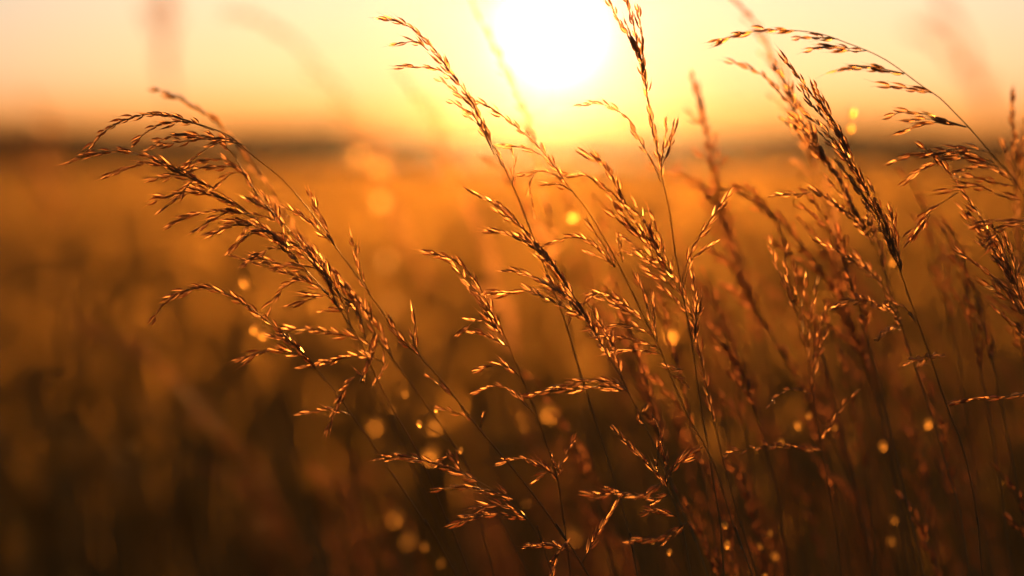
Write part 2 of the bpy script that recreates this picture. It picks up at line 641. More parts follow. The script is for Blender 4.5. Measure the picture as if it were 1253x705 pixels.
# ------------------------------------------------------------------ the setting: ground, meadow, far wood
def build_setting():
    # ground: one sheet out to the horizon, gently uneven away from the stalks
    xs = np.concatenate([-np.geomspace(1500, 3, 26), np.linspace(-2.4, 2.4, 9), np.geomspace(3, 1500, 26)])
    ys = np.concatenate([[-60, -20, -6, -2], np.linspace(0, 8, 12), np.geomspace(10, 1600, 40)])
    V, F = [], []
    for y in ys:
        for x in xs:
            V.append((x, y, 0.0))
    nx = len(xs)
    for j in range(len(ys) - 1):
        for i in range(nx - 1):
            F.append((j * nx + i, j * nx + i + 1, (j + 1) * nx + i + 1, (j + 1) * nx + i))
    kind(link("ground", mesh_from("ground", V, F, mg)), "structure")

    def blades(name, n, y0, y1, h0, h1, w0, mat, lean, ang=17.0, logp=1.0, seed=0, wgrow=0.5):
        rng = np.random.default_rng(seed)
        u = rng.random(n)
        y = y0 * (y1 / y0) ** (u ** logp)
        x = np.tan(np.radians(rng.uniform(-ang, ang, n))) * (y + 0.6)
        # tussocks: blades gather in clumps
        cx = np.round(x / 0.22) * 0.22
        cyy = np.round(y / 0.22) * 0.22
        near = y < 12
        pull = rng.uniform(0.0, 0.45, n)
        x = np.where(near, x + (cx + 0.06 * np.sin(cyy * 37) - x) * pull, x)
        y2 = np.where(near, y + (cyy + 0.06 * np.sin(cx * 53) - y) * pull, y)
        patch = 0.5 + 0.5 * np.sin(x * 0.55 + 1.7 * np.sin(y2 * 0.21)) * np.sin(y2 * 0.33 + 1.1 * np.sin(x * 0.4))
        thin = np.clip((y2 - 0.6) / 4.0, 0.45, 1) if y0 > 3 else 1.0
        h = rng.uniform(h0, h1, n) * (0.86 + 0.24 * patch) * (0.45 + 0.55 * thin)
        if y0 > 3:
            bare = np.sin(x * 2.3 + 1.0 + 1.3 * np.sin(y2 * 1.1)) * np.sin(y2 * 1.7 + 0.8 * np.sin(x * 1.9)) > 0.45 + 0.6 * thin
            h = np.where(bare, h * 0.25, h)
        w = w0 * (1 + wgrow * np.maximum(0, y2 - 4) / 4) * rng.uniform(0.6, 1.4, n)
        a = rng.uniform(0, 2 * math.pi, n)
        sx, sy = np.cos(a) * w, np.sin(a) * w
        lx = lean * h * rng.uniform(-0.2, 1.4, n)
        ly = h * rng.uniform(-0.35, 0.35, n)
        P = np.zeros((n, 7, 3))
        for k, (t, ww) in enumerate(((0, 0.7), (0.4, 1.0), (0.75, 0.6))):
            bx = x + lx * t * t
            by = y2 + ly * t * t
            P[:, k * 2] = np.stack([bx - sx * ww, by - sy * ww, h * t], 1)
            P[:, k * 2 + 1] = np.stack([bx + sx * ww, by + sy * ww, h * t], 1)
        P[:, 6] = np.stack([x + lx, y2 + ly, h * 0.97], 1)
        V = P.reshape(-1, 3)
        me = bpy.data.meshes.new(name)
        b = np.arange(n)[:, None] * 7
        q = np.concatenate([b + np.array([0, 1, 3, 2]), b + np.array([2, 3, 5, 4])], 1).reshape(-1)
        tr = (b + np.array([4, 5, 6])).reshape(-1)
        loops = np.concatenate([q, tr]).astype(np.int32)
        nq, nt = 2 * n, n
        me.vertices.add(len(V))
        me.vertices.foreach_set('co', V.astype(np.float32).ravel())
        me.loops.add(len(loops))
        me.loops.foreach_set('vertex_index', loops)
        me.polygons.add(nq + nt)
        st = np.concatenate([np.arange(nq) * 4, nq * 4 + np.arange(nt) * 3]).astype(np.int32)
        me.polygons.foreach_set('loop_start', st)
        me.update(calc_edges=True)
        me.validate()
        me.materials.append(mat)
        return kind(link(name, me), "stuff")

    o = blades("meadow_grass", 300000, 2.9, 110, 0.18, 0.30, 0.0020, M_FIELD, -0.05, 17, 0.9, 1, 0.6)
    o['label'] = "golden meadow grass stretching to the far wood"
    o['category'] = "grass"
    o = blades("low_grass", 26000, 1.9, 6.0, 0.10, 0.28, 0.0026, M_LOW, -0.3, 24, 0.9, 2, 0.25)
    o['label'] = "dark green low grass in the shade under the stalks"
    o['category'] = "grass"

    # far wood on the horizon: many leaf clumps on short trunks, read as one dark band
    rng = np.random.default_rng(5)
    V, F = [], []

    def clump(cx, cyy, cz, r, n, lo):
        for _ in range(n):
            d = rng.normal(size=3)
            d /= np.linalg.norm(d)
            c = np.array([cx, cyy, cz]) + d * r * rng.uniform(0.35, 1.0) ** 0.6 * np.array([1.0, 1.0, 0.8])
            if c[2] < lo:
                c[2] = lo + rng.uniform(0, .5)
            s = rng.uniform(0.35, 0.8) * r * 0.42
            t1 = rng.normal(size=3)
            t1 /= np.linalg.norm(t1)
            t2 = np.cross(t1, d)
            b = len(V)
            V.extend([c - t1 * s, c + t2 * s * .7, c + t1 * s, c - t2 * s * .7])
            F.append((b, b + 1, b + 2, b + 3))
    DW = 620
    x = -260.0
    while x < 260:
        dens = 1.0 if x < -40 else 0.8
        hh = 7.6 + 0.9 * math.sin(x * 0.09) + rng.uniform(-0.8, 0.8)
        clump(x, DW + rng.uniform(-8, 8), hh * 0.5, hh * 0.55, 100, 0.3)
        clump(x, DW + rng.uniform(-8, 8), 1.2, 1.5, 24, 0.1)
        x += rng.uniform(1.2, 2.6) / dens
    o = kind(link("far_wood", mesh_from("far_wood", V, F, M_TREE, False)), "stuff")
    o['label'] = "dark far-off belt of trees along the horizon"
    o['category'] = "wood"

    # one round tree standing proud of the belt
    tx, ty = (405 - 626.5) * K * 480, 480.0
    root = bpy.data.objects.new("tree", None)
    root.location = (tx, ty, 0)
    COL.objects.link(root)
    tag(root, "round dark tree standing above the far wood on the horizon", "tree")
    V, F = [], []
    clump(0, 0, 4.6, 2.9, 420, 1.6)
    clump(-1.9, 0.5, 3.6, 1.8, 160, 1.4)
    clump(2.1, -0.4, 3.5, 1.9, 160, 1.4)
    link("crown", mesh_from("crown", V, F, M_TREE, False), root)
    V, F = [], []
    tube(V, F, [Vector((0, 0, 0)), Vector((0.1, 0, 1.5)), Vector((0, 0.1, 4.2))], 0.35, 0.12, 8)
    tube(V, F, [Vector((0.1, 0, 1.5)), Vector((1.0, 0.1, 2.6)), Vector((1.9, 0, 3.6))], 0.16, 0.06, 6)
    tube(V, F, [Vector((0.1, 0, 1.6)), Vector((-0.9, 0.1, 2.8)), Vector((-1.7, 0, 3.6))], 0.16, 0.06, 6)
    link("trunk", mesh_from("trunk", V, F, M_BARK), root)

    # dusty evening air, lit by the low sun
    if HAZE_DENSITY > 0:
        x0, x1, y0, y1, z0, z1 = -1510, 1510, -70, 1610, -1.0, 10.0
        V = [(x0, y0, z0), (x1, y0, z0), (x1, y1, z0), (x0, y1, z0), (x0, y0, z1), (x1, y0, z1), (x1, y1, z1), (x0, y1, z1)]
        F = [(3, 2, 1, 0), (4, 5, 6, 7), (0, 1, 5, 4), (1, 2, 6, 5), (2, 3, 7, 6), (3, 0, 4, 7)]
        m, t = new_mat("evening_haze")
        pv = node(t, 'ShaderNodeVolumePrincipled')
        pv.inputs['Color'].default_value = (0.95, 0.86, 0.72, 1)
        pv.inputs['Density'].default_value = HAZE_DENSITY
        pv.inputs['Anisotropy'].default_value = HAZE_G
        o = node(t, 'ShaderNodeOutputMaterial')
        t.links.new(pv.outputs[0], o.inputs['Volume'])
        kind(link("haze", mesh_from("haze", V, F, m, False)), "stuff")


build_setting()

# ------------------------------------------------------------------ the stalks in or near the plane of focus
S = sharp_stalk
LEFT = Vector((-0.5, 0.1, 0.0))

S("left stalk whose drooping tip bends furthest over in a high arch",
  [(113, 179), (126, 163), (142, 152), (172, 141), (206, 141), (237, 150), (261, 158), (283, 168), (305, 187), (332, 208), (349, 223), (366, 242),
   (387, 268), (404, 293), (424, 320), (450, 357), (472, 388), (486, 412), (513, 436), (547, 474), (583, 521), (628, 574), (668, 626), (692, 662), (717, 699)],
  (1.195, 1.20), 0.185,
  [[(165, 175), (182, 160), (204, 150), (232, 150), (262, 160)], [(189, 178), (208, 167), (232, 165), (256, 168), (290, 172), {'size': .8}],
   [(190, 180), (225, 173), (262, 170), (283, 172), (300, 185)], [(232, 200), (250, 184), (275, 173), (300, 178), {'size': .8}],
   [(353, 256), (372, 266), (388, 280), (404, 296), {'start': .1}], [(382, 243), (392, 265), (401, 285), (412, 305), {'start': .05}],
   [(430, 290), (436, 310), (440, 335), (452, 358), {'start': .05, 'size': .8}],
   [(505, 385), (508, 400), (506, 418), (515, 437), {'start': .0}], [(478, 392), (484, 405), (494, 418), (506, 430), {'start': .1}],
   [(527, 463), (538, 470), (550, 480), (556, 486), {'start': .1, 'size': .8}], [(540, 500), (556, 505), (572, 511), (583, 521), {'size': .7}],
   [(652, 669), (668, 667), (684, 670), (697, 675)], [(745, 630), (736, 645), (727, 660), (712, 690)], [(590, 504), (589, 513), (588, 524), {'size': .7}]],
  seed=1, start=.15)

S("left stalk with the fullest bunched seed head, its long tip reaching furthest left",
  [(87, 197), (115, 188), (145, 185), (175, 190), (208, 203), (240, 219), (270, 236), (300, 257), (330, 284), (360, 316), (392, 350), (418, 383),
   (440, 417), (452, 444), (478, 497), (502, 537), (523, 578), (547, 638), (575, 703)],
  (1.19, 1.225), 0.24,
  [[(139, 212), (160, 204), (184, 200), (208, 206), (240, 222), {'start': .05}], [(192, 218), (215, 214), (240, 220), (262, 230), {'size': .9}],
   [(197, 257), (215, 243), (232, 225), (240, 218), {'size': .9}], [(196, 243), (230, 235), (262, 240), (300, 258), {'start': .1}],
   [(212, 274), (240, 262), (270, 258), (305, 262), {'start': .1}], [(240, 281), (262, 268), (285, 258), (312, 268)],
   [(283, 306), (300, 290), (325, 283), (350, 300), {'start': .0}], [(262, 285), (290, 275), (320, 276), (340, 292), {'start': .0}],
   [(303, 321), (325, 307), (346, 305), (376, 332), {'start': .05}],
   [(355, 325), (375, 326), (396, 335), (412, 372), {'start': .1}], [(327, 382), (345, 355), (370, 342), (402, 360), {'start': .1}],
   [(362, 371), (380, 366), (400, 362), (418, 380), {'start': .1}], [(400, 380), (420, 378), (436, 376), (448, 420), {'start': .1}]],
  seed=2, start=.12, auto=(0.27, 0.55, 7, 0.022, 0.05, 0.42, Vector((-.35, 0, -.2))), wob=0.018)

S("left stalk threading the bunched heads on a thin faint stem",
  [(230, 168), (262, 170), (283, 186), (297, 209), (322, 247), (353, 281), (377, 315), (410, 352), (440, 388), (462, 416), (487, 448), (512, 482), (542, 525), (590, 600), (640, 690)],
  (1.21, 1.25), 0.1,
  [[(204, 216), (228, 210), (255, 205), (290, 205)], [(232, 201), (255, 196), (275, 196), (300, 214)], [(266, 226), (285, 212), (300, 215), (315, 240)],
   [(300, 283), (310, 270), (325, 265), (345, 275), {'start': 0}]],
  seed=3, start=.1, auto=(0.2, 0.52, 9, 0.02, 0.045, 0.38, Vector((-.3, 0, -.1))), wob=0.02)

S("low left stalk nodding in a flat arch beneath the bunched heads",
  [(192, 384), (199, 374), (207, 367), (220, 358), (238, 353), (258, 353), (282, 362), (306, 377), (330, 395), (352, 413), (376, 440), (402, 470), (432, 510), (470, 565), (520, 640), (556, 700)],
  (1.19, 1.235), 0.48,
  [[(299, 438), (316, 431), (334, 429), (352, 430), (372, 436), {'start': .05}], [(330, 412), (350, 417), (368, 428), (385, 448), {'start': .05}],
   [(355, 402), (385, 404), (420, 410), (455, 425), (440, 470), {'start': 0, 'dz': .02}],
   [(380, 447), (410, 440), (440, 436), (470, 446), (455, 475), {'start': 0, 'dz': 0}],
   [(372, 506), (392, 503), (412, 503), (428, 508), {'start': 0}], [(402, 528), (406, 510), (420, 480), (440, 458), (447, 470), {'start': .0}],
   [(398, 445), (412, 440), (425, 436), {'size': 1.0}]],
  seed=4, start=.1, spacing=.0038)

S("tall central stalk bending left across the glare, sickle tip highest beside the sun",
  [(464, 23), (484, 26), (505, 35), (522, 50), (539, 71), (554, 93), (569, 112), (580, 130), (590, 148), (602, 177), (617, 206), (632, 237), (649, 282), (666, 326), (680, 363),
   (694, 401), (704, 436), (713, 464), (729, 517), (749, 578), (765, 634), (775, 679), (780, 705)],
  (1.20, 1.195), 0.30,
  [[(486, 54), (498, 52), (510, 51), (524, 62), {'start': .05, 'size': .9}], [(496, 82), (510, 82), (525, 83), (540, 87), (556, 100), {'start': .05, 'size': .9}],
   [(556, 127), (571, 135), (583, 147), (592, 160), (603, 186), {'start': .3, 'size': .85}], [(568, 137), (580, 148), (590, 160), (605, 190), {'start': .35, 'size': .8}],
   [(541, 100), (552, 108), (565, 118), (580, 134), {'start': 0, 'size': .85}],
   [(628, 192), (629, 205), (628, 218), (627, 228), {'start': 0, 'size': .8}], [(612, 190), (616, 200), (620, 212), {'start': 0, 'size': .7}],
   [(652, 355), (668, 356), (684, 365), (686, 378), {'start': 0, 'size': .8}], [(720, 366), (708, 377), (700, 388), (694, 401), {'start': .1, 'size': .8}]],
  seed=5, start=.1, size=.92)

S("stalk just right of the tall central one, with open twigs reaching left all along it",
  [(583, 124), (603, 133), (620, 146), (641, 163), (658, 178), (677, 202), (700, 234), (721, 261), (741, 295), (758, 326), (775, 360), (792, 397), (806, 424), (822, 464), (842, 509),
   (870, 561), (886, 606), (896, 640), (908, 672), (920, 703)],
  (1.205, 1.20), 0.25,
  [[(617, 179), (636, 180), (650, 183), (662, 190)], [(638, 214), (655, 211), (671, 211), (690, 220), {'start': .1}], [(652, 255), (650, 240), (648, 225), (655, 212), {'size': .8}],
   [(668, 225), (684, 226), (700, 234)], [(670, 299), (682, 294), (696, 291), (714, 292), (733, 306), (752, 327), {'start': .1, 'size': .8}],
   [(715, 268), (728, 284), (740, 303), (752, 325), {'start': 0, 'size': .8}], [(720, 310), (732, 315), (745, 320), (754, 327), {'start': 0, 'size': .8}],
   [(722, 360), (738, 360), (755, 366), (772, 378), (786, 390), {'start': 0}], [(736, 366), (752, 373), (768, 382), (786, 392), {'start': 0}],
   [(733, 401), (752, 398), (772, 399), (790, 404), (800, 414), {'start': 0}], [(746, 432), (765, 429), (788, 430), (808, 433), {'start': 0}], [(742, 412), (765, 414), (790, 420), (806, 426), {'start': 0, 'size': .9}],
   [(756, 292), (758, 305), (762, 320), {'start': 0, 'size': .7}], [(782, 345), (788, 362), (793, 378), (797, 404), {'start': 0, 'size': .9}], [(799, 362), (800, 378), (801, 395), (804, 418), {'start': .1, 'size': .8}],
   [(838, 470), (830, 462), (820, 458), {'size': .8}], [(815, 448), (827, 452), (838, 452)]],
  seed=6, start=.15, size=.9)

S("upright stalk rising past the sun out of the picture top, head pressed tight",
  [(763, -22), (767, 0), (775, 31), (781, 60), (788, 90), (792, 117), (796, 141), (801, 167), (807, 197), (813, 230), (820, 262), (826, 309), (833, 343), (839, 380), (847, 421), (857, 493), (867, 553), (875, 602), (881, 640), (886, 705)],
  (1.20, 1.205), 0.33,
  [[(825, 153), (822, 170), (816, 188), (810, 205), {'start': .1}], [(816, 150), (814, 165), (812, 182), (809, 200), {'start': .1, 'size': .8}],
   [(707, 131), (722, 127), (738, 128), (755, 135), (770, 147), (780, 167), (790, 184), (801, 205), (808, 222), {'start': .1, 'size': .9, 'dz': .012}],
   [(750, 12), (762, 34), (774, 52), (784, 75), {'start': 0}], [(780, 12), (784, 34), (786, 60), (788, 86), {'start': 0}], [(765, 25), (775, 50), (784, 72), (790, 98), {'start': 0}],
   [(889, 241), (874, 262), (858, 287), (845, 310), (834, 345), {'start': .15}], [(870, 300), (858, 308), (846, 318), (836, 352), {'start': .3, 'size': .8}],
   [(847, 338), (850, 355), (852, 375), (850, 412), {'start': 0, 'size': .9}], [(858, 362), (857, 378), (853, 392), (850, 418), {'start': 0, 'size': .9}]],
  seed=7, start=.1)

S("central stalk with a dense slanting plume of overlapping spikelets",
  [(694, 214), (714, 214), (728, 221), (742, 231), (758, 245), (772, 265), (787, 284), (802, 306), (817, 329), (831, 347), (842, 372), (852, 410), (864, 470), (884, 560), (905, 640), (926, 705)],
  (1.215, 1.225), 0.66,
  [[(722, 193), (738, 203), (750, 220), (760, 243), {'start': 0}], [(733, 195), (746, 210), (757, 228), (766, 250), {'start': 0}], [(742, 240), (756, 255), (770, 275), (788, 292), {'start': 0}],
   [(748, 262), (762, 272), (780, 288), (800, 308), {'start': 0}], [(760, 245), (780, 262), (796, 285), (808, 312), {'start': 0}], [(778, 250), (790, 272), (800, 292), (812, 322), {'start': 0}],
   [(768, 294), (784, 305), (800, 316), (818, 332), {'start': 0}], [(770, 310), (790, 318), (808, 330), (826, 344), {'start': 0}], [(800, 270), (808, 292), (814, 312), (822, 335), {'start': 0}],
   [(790, 330), (806, 340), (822, 350), (838, 366), {'start': 0}], [(808, 352), (822, 362), (834, 375), (845, 385), {'start': 0}]],
  seed=8, start=.05, spacing=.005, wob=.01)

S("softly blurred central stalk with a thick plume crossing in front of two dark stems",
  [(576, 234), (593, 243), (615, 254), (632, 271), (649, 292), (663, 309), (677, 323), (690, 343), (704, 367), (721, 391), (734, 418), (748, 442), (762, 466), (785, 513), (806, 557), (830, 614), (850, 662), (866, 705)],
  (1.205, 1.165), 0.5,
  [[(597, 283), (610, 285), (622, 287), (643, 297), (660, 309), {'start': .05}], [(620, 330), (638, 334), (656, 341), (676, 352), (694, 362), {'start': .05}], [(602, 359), (618, 358), (634, 358), (650, 357), (668, 366), (690, 376), (712, 386), {'start': 0}],
   [(652, 483), (684, 477), (709, 477), (741, 473), (768, 480), {'start': 0, 'dz': 0}], [(680, 475), (700, 470), (725, 466), (752, 468), (768, 478), {'start': 0}], [(725, 604), (740, 606), (760, 603), (785, 607), (812, 590), {'start': 0, 'dz': 0}],
   [(776, 662), (795, 658), (815, 657), (840, 640), {'start': 0}], [(790, 500), (784, 508), (780, 516), (788, 520), {'start': 0, 'size': .8}]],
  seed=9, start=.1, auto=(0.15, 0.52, 6, 0.02, 0.04, 0.34, Vector((-.2, 0, 0))), wob=.014)

S("short central stalk with a narrow nodding head between the two sharp groups",
  [(530, 311), (551, 316), (568, 328), (581, 343), (593, 363), (602, 384), (612, 401), (622, 421), (632, 448), (648, 485), (660, 517), (672, 553), (682, 586), (690, 640), (698, 705)],
  (1.195, 1.215), 0.32,
  [[(570, 402), (578, 395), (588, 391), (602, 396), (613, 408), {'start': 0}], [(580, 407), (592, 409), (605, 415), (618, 424), {'start': 0}], [(545, 318), (558, 328), (572, 345), (588, 362), {'start': 0, 'size': .85}],
   [(592, 451), (606, 447), (620, 448), (634, 459), {'start': 0}], [(586, 480), (600, 474), (614, 473), (630, 482), (652, 505), {'start': .2}], [(566, 345), (578, 358), (590, 372), (602, 392), {'start': 0, 'size': .85}],
   [(588, 372), (598, 386), (608, 402), (620, 424), {'start': 0, 'size': .85}], [(622, 565), (640, 561), (655, 568), (672, 576), (680, 585), {'start': 0}], [(660, 585), (668, 580), (676, 578), (682, 588), {'start': 0}],
   [(700, 540), (695, 552), (688, 566), (680, 585), {'start': .05, 'size': .8}], [(676, 558), (680, 568), (684, 580), {'size': .7, 'start': 0}]],
  seed=10, start=.1, size=.95)

S("sharp right stalk with a dark narrow spear of spikelets pointing at the sky",
  [(967, 82), (986, 106), (1003, 128), (1017, 148), (1030, 170), (1041, 192), (1051, 214), (1064, 240), (1078, 264), (1088, 290), (1097, 316), (1103, 336), (1112, 363), (1126, 401), (1134, 424), (1146, 460), (1160, 501), (1177, 545), (1189, 594), (1196, 640), (1202, 705)],
  (1.20, 1.20), 0.42,
  [[(985, 116), (1000, 137), (1018, 155), (1032, 176), {'start': 0}], [(994, 147), (1012, 162), (1026, 180), (1042, 200), {'start': 0}], [(1000, 112), (1014, 138), (1028, 162), (1040, 190), {'start': 0}],
   [(1012, 172), (1030, 190), (1048, 212), (1062, 240), {'start': 0}], [(1030, 205), (1045, 225), (1060, 246), (1076, 268), {'start': 0}], [(1068, 233), (1078, 258), (1088, 282), (1094, 312), {'start': 0}],
   [(1088, 256), (1094, 282), (1098, 305), (1102, 332), {'start': 0}], [(1060, 250), (1072, 270), (1084, 292), (1096, 320), {'start': 0}], [(1098, 372), (1106, 376), (1114, 384), (1122, 396), {'start': 0, 'size': .7}],
   [(1150, 436), (1142, 436), (1134, 438), {'start': 0, 'size': .7}]],
  seed=11, start=.05, splay=(.08, .28), size=1.0)

S("right stalk with a soft double plume leaning behind the dark spear",
  [(901, 78), (925, 87), (942, 99), (959, 119), (973, 136), (986, 157), (1000, 176), (1014, 202), (1032, 232), (1052, 272), (1068, 300), (1080, 328), (1090, 356), (1098, 380), (1106, 408), (1116, 438), (1126, 466), (1140, 509), (1152, 549), (1164, 592), (1173, 620), (1186, 705)],
  (1.262, 1.245), 0.36,
  [[(963, 150), (980, 165), (995, 185), (1012, 205), {'start': 0}], [(952, 239), (968, 238), (984, 237), (1002, 236), (1020, 250), (1036, 262), (1056, 280), {'start': 0, 'dz': -.04}],
   [(1000, 235), (1015, 243), (1030, 256), (1046, 268), (1062, 290), {'start': 0, 'dz': -.04}], [(1007, 298), (1027, 309), (1045, 319), (1061, 330), (1078, 345), {'start': 0, 'dz': -.04}],
   [(1024, 374), (1040, 368), (1058, 368), (1072, 373), (1092, 382), {'start': 0, 'dz': -.04}], [(1076, 412), (1086, 404), (1092, 400), (1102, 402), {'start': 0, 'dz': -.04}], [(1088, 372), (1094, 382), (1102, 398), {'start': 0, 'dz': -.04}],
   [(1112, 444), (1126, 438), (1140, 437), (1120, 452), {'start': 0, 'dz': -.04}], [(1062, 250), (1062, 265), (1066, 280), (1070, 300), {'start': .1, 'dz': -.04}]],
  seed=12, start=.05, auto=(0.12, 0.48, 8, 0.03, 0.04, 0.3, Vector((-.1, 0, 0))), wob=.014)

S("far right stalk arched like a bow, its spikelets hanging in separate dark tufts",
  [(884, 48), (908, 42), (935, 37), (962, 37), (990, 39), (1013, 44), (1037, 53), (1061, 62), (1085, 74), (1109, 91), (1129, 106), (1150, 120), (1170, 140), (1187, 158), (1204, 178), (1221, 197), (1238, 216), (1256, 245), (1280, 300), (1300, 370)],
  (1.17, 1.17), 0.17,
  [[(973, 48), (988, 46), (1003, 46), (1026, 48), {'start': 0}], [(993, 61), (1012, 58), (1028, 60), (1045, 63), (1060, 62), {'start': .05}], [(1003, 58), (1022, 56), (1040, 60), {'start': 0}], [(1024, 87), (1040, 82), (1056, 81), (1078, 84), (1106, 90), {'start': .15}], [(1050, 84), (1068, 84), (1086, 87), (1106, 91), {'start': 0}],
   [(1090, 105), (1104, 107), (1120, 110), (1142, 114), {'start': 0}], [(1090, 143), (1104, 137), (1122, 138), (1145, 144), (1184, 156), {'start': .2}], [(1119, 157), (1135, 152), (1152, 150), (1182, 156), {'start': .15}], [(1112, 148), (1132, 146), (1152, 148), (1180, 155), {'start': .2}],
   [(1095, 197), (1112, 190), (1135, 187), (1158, 187), (1190, 190), (1215, 198), {'start': .1}], [(1107, 225), (1122, 211), (1146, 198), (1176, 193), (1204, 198), (1222, 205), {'start': .1}], [(1140, 190), (1160, 184), (1184, 182), (1208, 186), {'start': .1}], [(1170, 217), (1190, 218), (1212, 222), (1240, 228), {'start': 0}],
   [(1180, 208), (1200, 204), (1220, 208), (1238, 220), {'start': 0}], [(1168, 232), (1195, 228), (1222, 238), (1250, 245), {'start': 0}], [(1190, 280), (1210, 272), (1236, 270), (1264, 272), {'start': 0}], [(1212, 300), (1226, 282), (1246, 276), (1268, 284), {'start': 0}]],
  seed=13, start=.1, splay=(.05, .2), size=1.12, spacing=.0058, wob=.008)

S("far right stalk with a loose tapering head beneath the bow-shaped one",
  [(1129, 180), (1142, 190), (1153, 202), (1170, 224), (1187, 248), (1201, 268), (1214, 292), (1228, 316), (1241, 343), (1252, 372), (1266, 420), (1285, 500), (1300, 600)],
  (1.19, 1.20), 0.45,
  [[(1113, 292), (1120, 281), (1127, 272), (1140, 256), (1156, 246), (1172, 236), {'start': .25, 'size': 1.15, 'dz': -.005}], [(1118, 290), (1128, 278), (1138, 262), {'size': 1.1, 'start': 0}], [(1175, 309), (1188, 319), (1202, 328), (1224, 346), (1246, 365), {'start': 0}],
   [(1182, 268), (1196, 284), (1210, 300), (1226, 320), {'start': 0}], [(1200, 300), (1214, 312), (1228, 330), (1243, 352), {'start': 0}], [(1212, 352), (1226, 360), (1240, 372), (1256, 388), {'start': 0}], [(1173, 492), (1200, 487), (1237, 485), (1262, 478), {'start': 0}], [(1222, 382), (1234, 392), (1246, 402), (1262, 415), {'start': 0}]],
  seed=14, start=.1, auto=(0.3, 0.8, 8, 0.025, 0.04, 0.3, Vector((-.2, 0, 0))))

S("stiff upright stalk at the far right edge behind the bow-shaped one",
  [(1239, 118), (1239, 150), (1243, 200), (1244, 250), (1246, 320), (1250, 400), (1256, 520), (1262, 700)],
  (1.31, 1.31), 0.45, [[(1228, 180), (1234, 200), (1242, 230), {'start': 0}], [(1252, 160), (1250, 190), (1246, 220), {'start': 0}]], seed=15, start=.1)

S("low stalk near the picture bottom with a flat sideways head over dark grass",
  [(470, 561), (487, 559), (505, 560), (522, 565), (540, 570), (558, 576), (575, 584), (600, 598), (622, 614), (644, 634), (662, 664), (676, 705)],
  (1.19, 1.185), 0.55,
  [[(540, 566), (550, 557), (558, 565), (565, 578), {'start': 0}], [(547, 598), (565, 596), (583, 597), (604, 602), {'start': 0}], [(562, 640), (580, 632), (600, 629), (622, 630), (646, 636), {'start': 0}], [(585, 622), (605, 618), (625, 622), (644, 634), {'start': 0}],
   [(600, 604), (615, 603), (630, 612), {'start': 0}], [(680, 690), (684, 676), (690, 668), (672, 692), {'start': 0}]],
  seed=16, start=.1, spacing=.0038)

S("low drooping stalk beside the crossing dark stems near the picture bottom",
  [(753, 529), (762, 537), (773, 549), (784, 560), (794, 570), (806, 583), (816, 598), (826, 620), (836, 655), (846, 705)],
  (1.21, 1.20), 0.6,
  [[(800, 512), (806, 528), (806, 548), (804, 575), {'start': 0}], [(812, 560), (814, 575), (815, 592), {'start': 0}], [(786, 628), (800, 625), (816, 627), (828, 632), {'start': 0}], [(840, 560), (832, 566), (824, 572), (816, 592), {'start': .1}], [(790, 607), (802, 612), (818, 606), {'start': 0}]],
  seed=17, start=.1)

S("glinting stalk of many small golden spikelets in the right of the thicket",
  [(952, 268), (957, 290), (962, 325), (970, 362), (980, 410), (992, 470), (1004, 540), (1018, 620), (1030, 705)],
  (1.235, 1.255), 0.0,
  [[(965, 300), (960, 320), (964, 345), (970, 370), {'start': 0}], [(944, 300), (950, 325), (962, 352), (972, 378), {'start': 0}], [(985, 340), (984, 362), (980, 390), (984, 420), {'start': 0}], [(1000, 345), (996, 370), (990, 400), (988, 440), {'start': 0}],
   [(1010, 378), (1004, 398), (998, 420), (992, 452), {'start': 0}], [(1012, 400), (1004, 425), (998, 445), (994, 475), {'start': 0}], [(940, 498), (955, 482), (972, 476), (992, 482), {'start': .1, 'dz': -.03, 'size': .8}],
   [(885, 556), (900, 552), (925, 548), (950, 545), (1006, 552), {'start': 0, 'dz': -.04}], [(1046, 484), (1034, 492), (1024, 508), (1004, 540), {'start': 0}], [(972, 330), (974, 350), (976, 375), {'start': 0}]],
  seed=18, start=.0, spacing=.0048, size=.85, wob=.02)

# ------------------------------------------------------------------ stalks clearly out of focus, each with its own place
B = soft_stalk
B("thick brown blurred stalk crossing the thicket from above the horizon to the bottom right",
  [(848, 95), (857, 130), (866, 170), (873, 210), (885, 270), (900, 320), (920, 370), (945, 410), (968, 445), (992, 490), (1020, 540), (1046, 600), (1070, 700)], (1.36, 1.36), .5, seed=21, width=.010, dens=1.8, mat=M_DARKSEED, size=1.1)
B("blurred arching stalk drooping left in the middle of the thicket",
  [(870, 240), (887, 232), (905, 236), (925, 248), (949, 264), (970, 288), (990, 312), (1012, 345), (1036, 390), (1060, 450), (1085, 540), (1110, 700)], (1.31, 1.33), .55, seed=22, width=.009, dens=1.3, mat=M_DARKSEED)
B("pale blurred stalk leaning through the glare left of the sun's lower edge",
  [(578, 0), (588, 25), (602, 50), (616, 78), (630, 106), (642, 135), (652, 165), (662, 220), (680, 300), (700, 420), (725, 560), (750, 705)], (1.42, 1.42), .45, seed=23, width=.006)
B("blurred ochre stalk entering at the picture top above the bow-shaped stalk's tip",
  [(888, -12), (905, 8), (922, 24), (936, 46), (948, 78), (962, 112), (980, 160), (1005, 230), (1030, 310), (1060, 420), (1090, 560), (1110, 705)], (1.40, 1.40), .45, seed=24, width=.010, dens=1.2)
B("blurred stalk tip rising behind the high left arch",
  [(187, 108), (205, 114), (223, 122), (240, 131), (256, 142), (272, 156), (292, 178), (318, 212), (350, 262), (390, 330), (440, 430), (500, 560), (560, 705)], (1.32, 1.33), .45, seed=25, width=.004)
B("broad melted golden stalk high between the left arch and the central tip",
  [(270, 18), (310, 24), (350, 44), (386, 76), (414, 108), (440, 145), (462, 190), (490, 260), (530, 370), (580, 520), (630, 705)], (2.2, 2.2), .55, seed=26, width=.02, dens=.8, size=1.4)
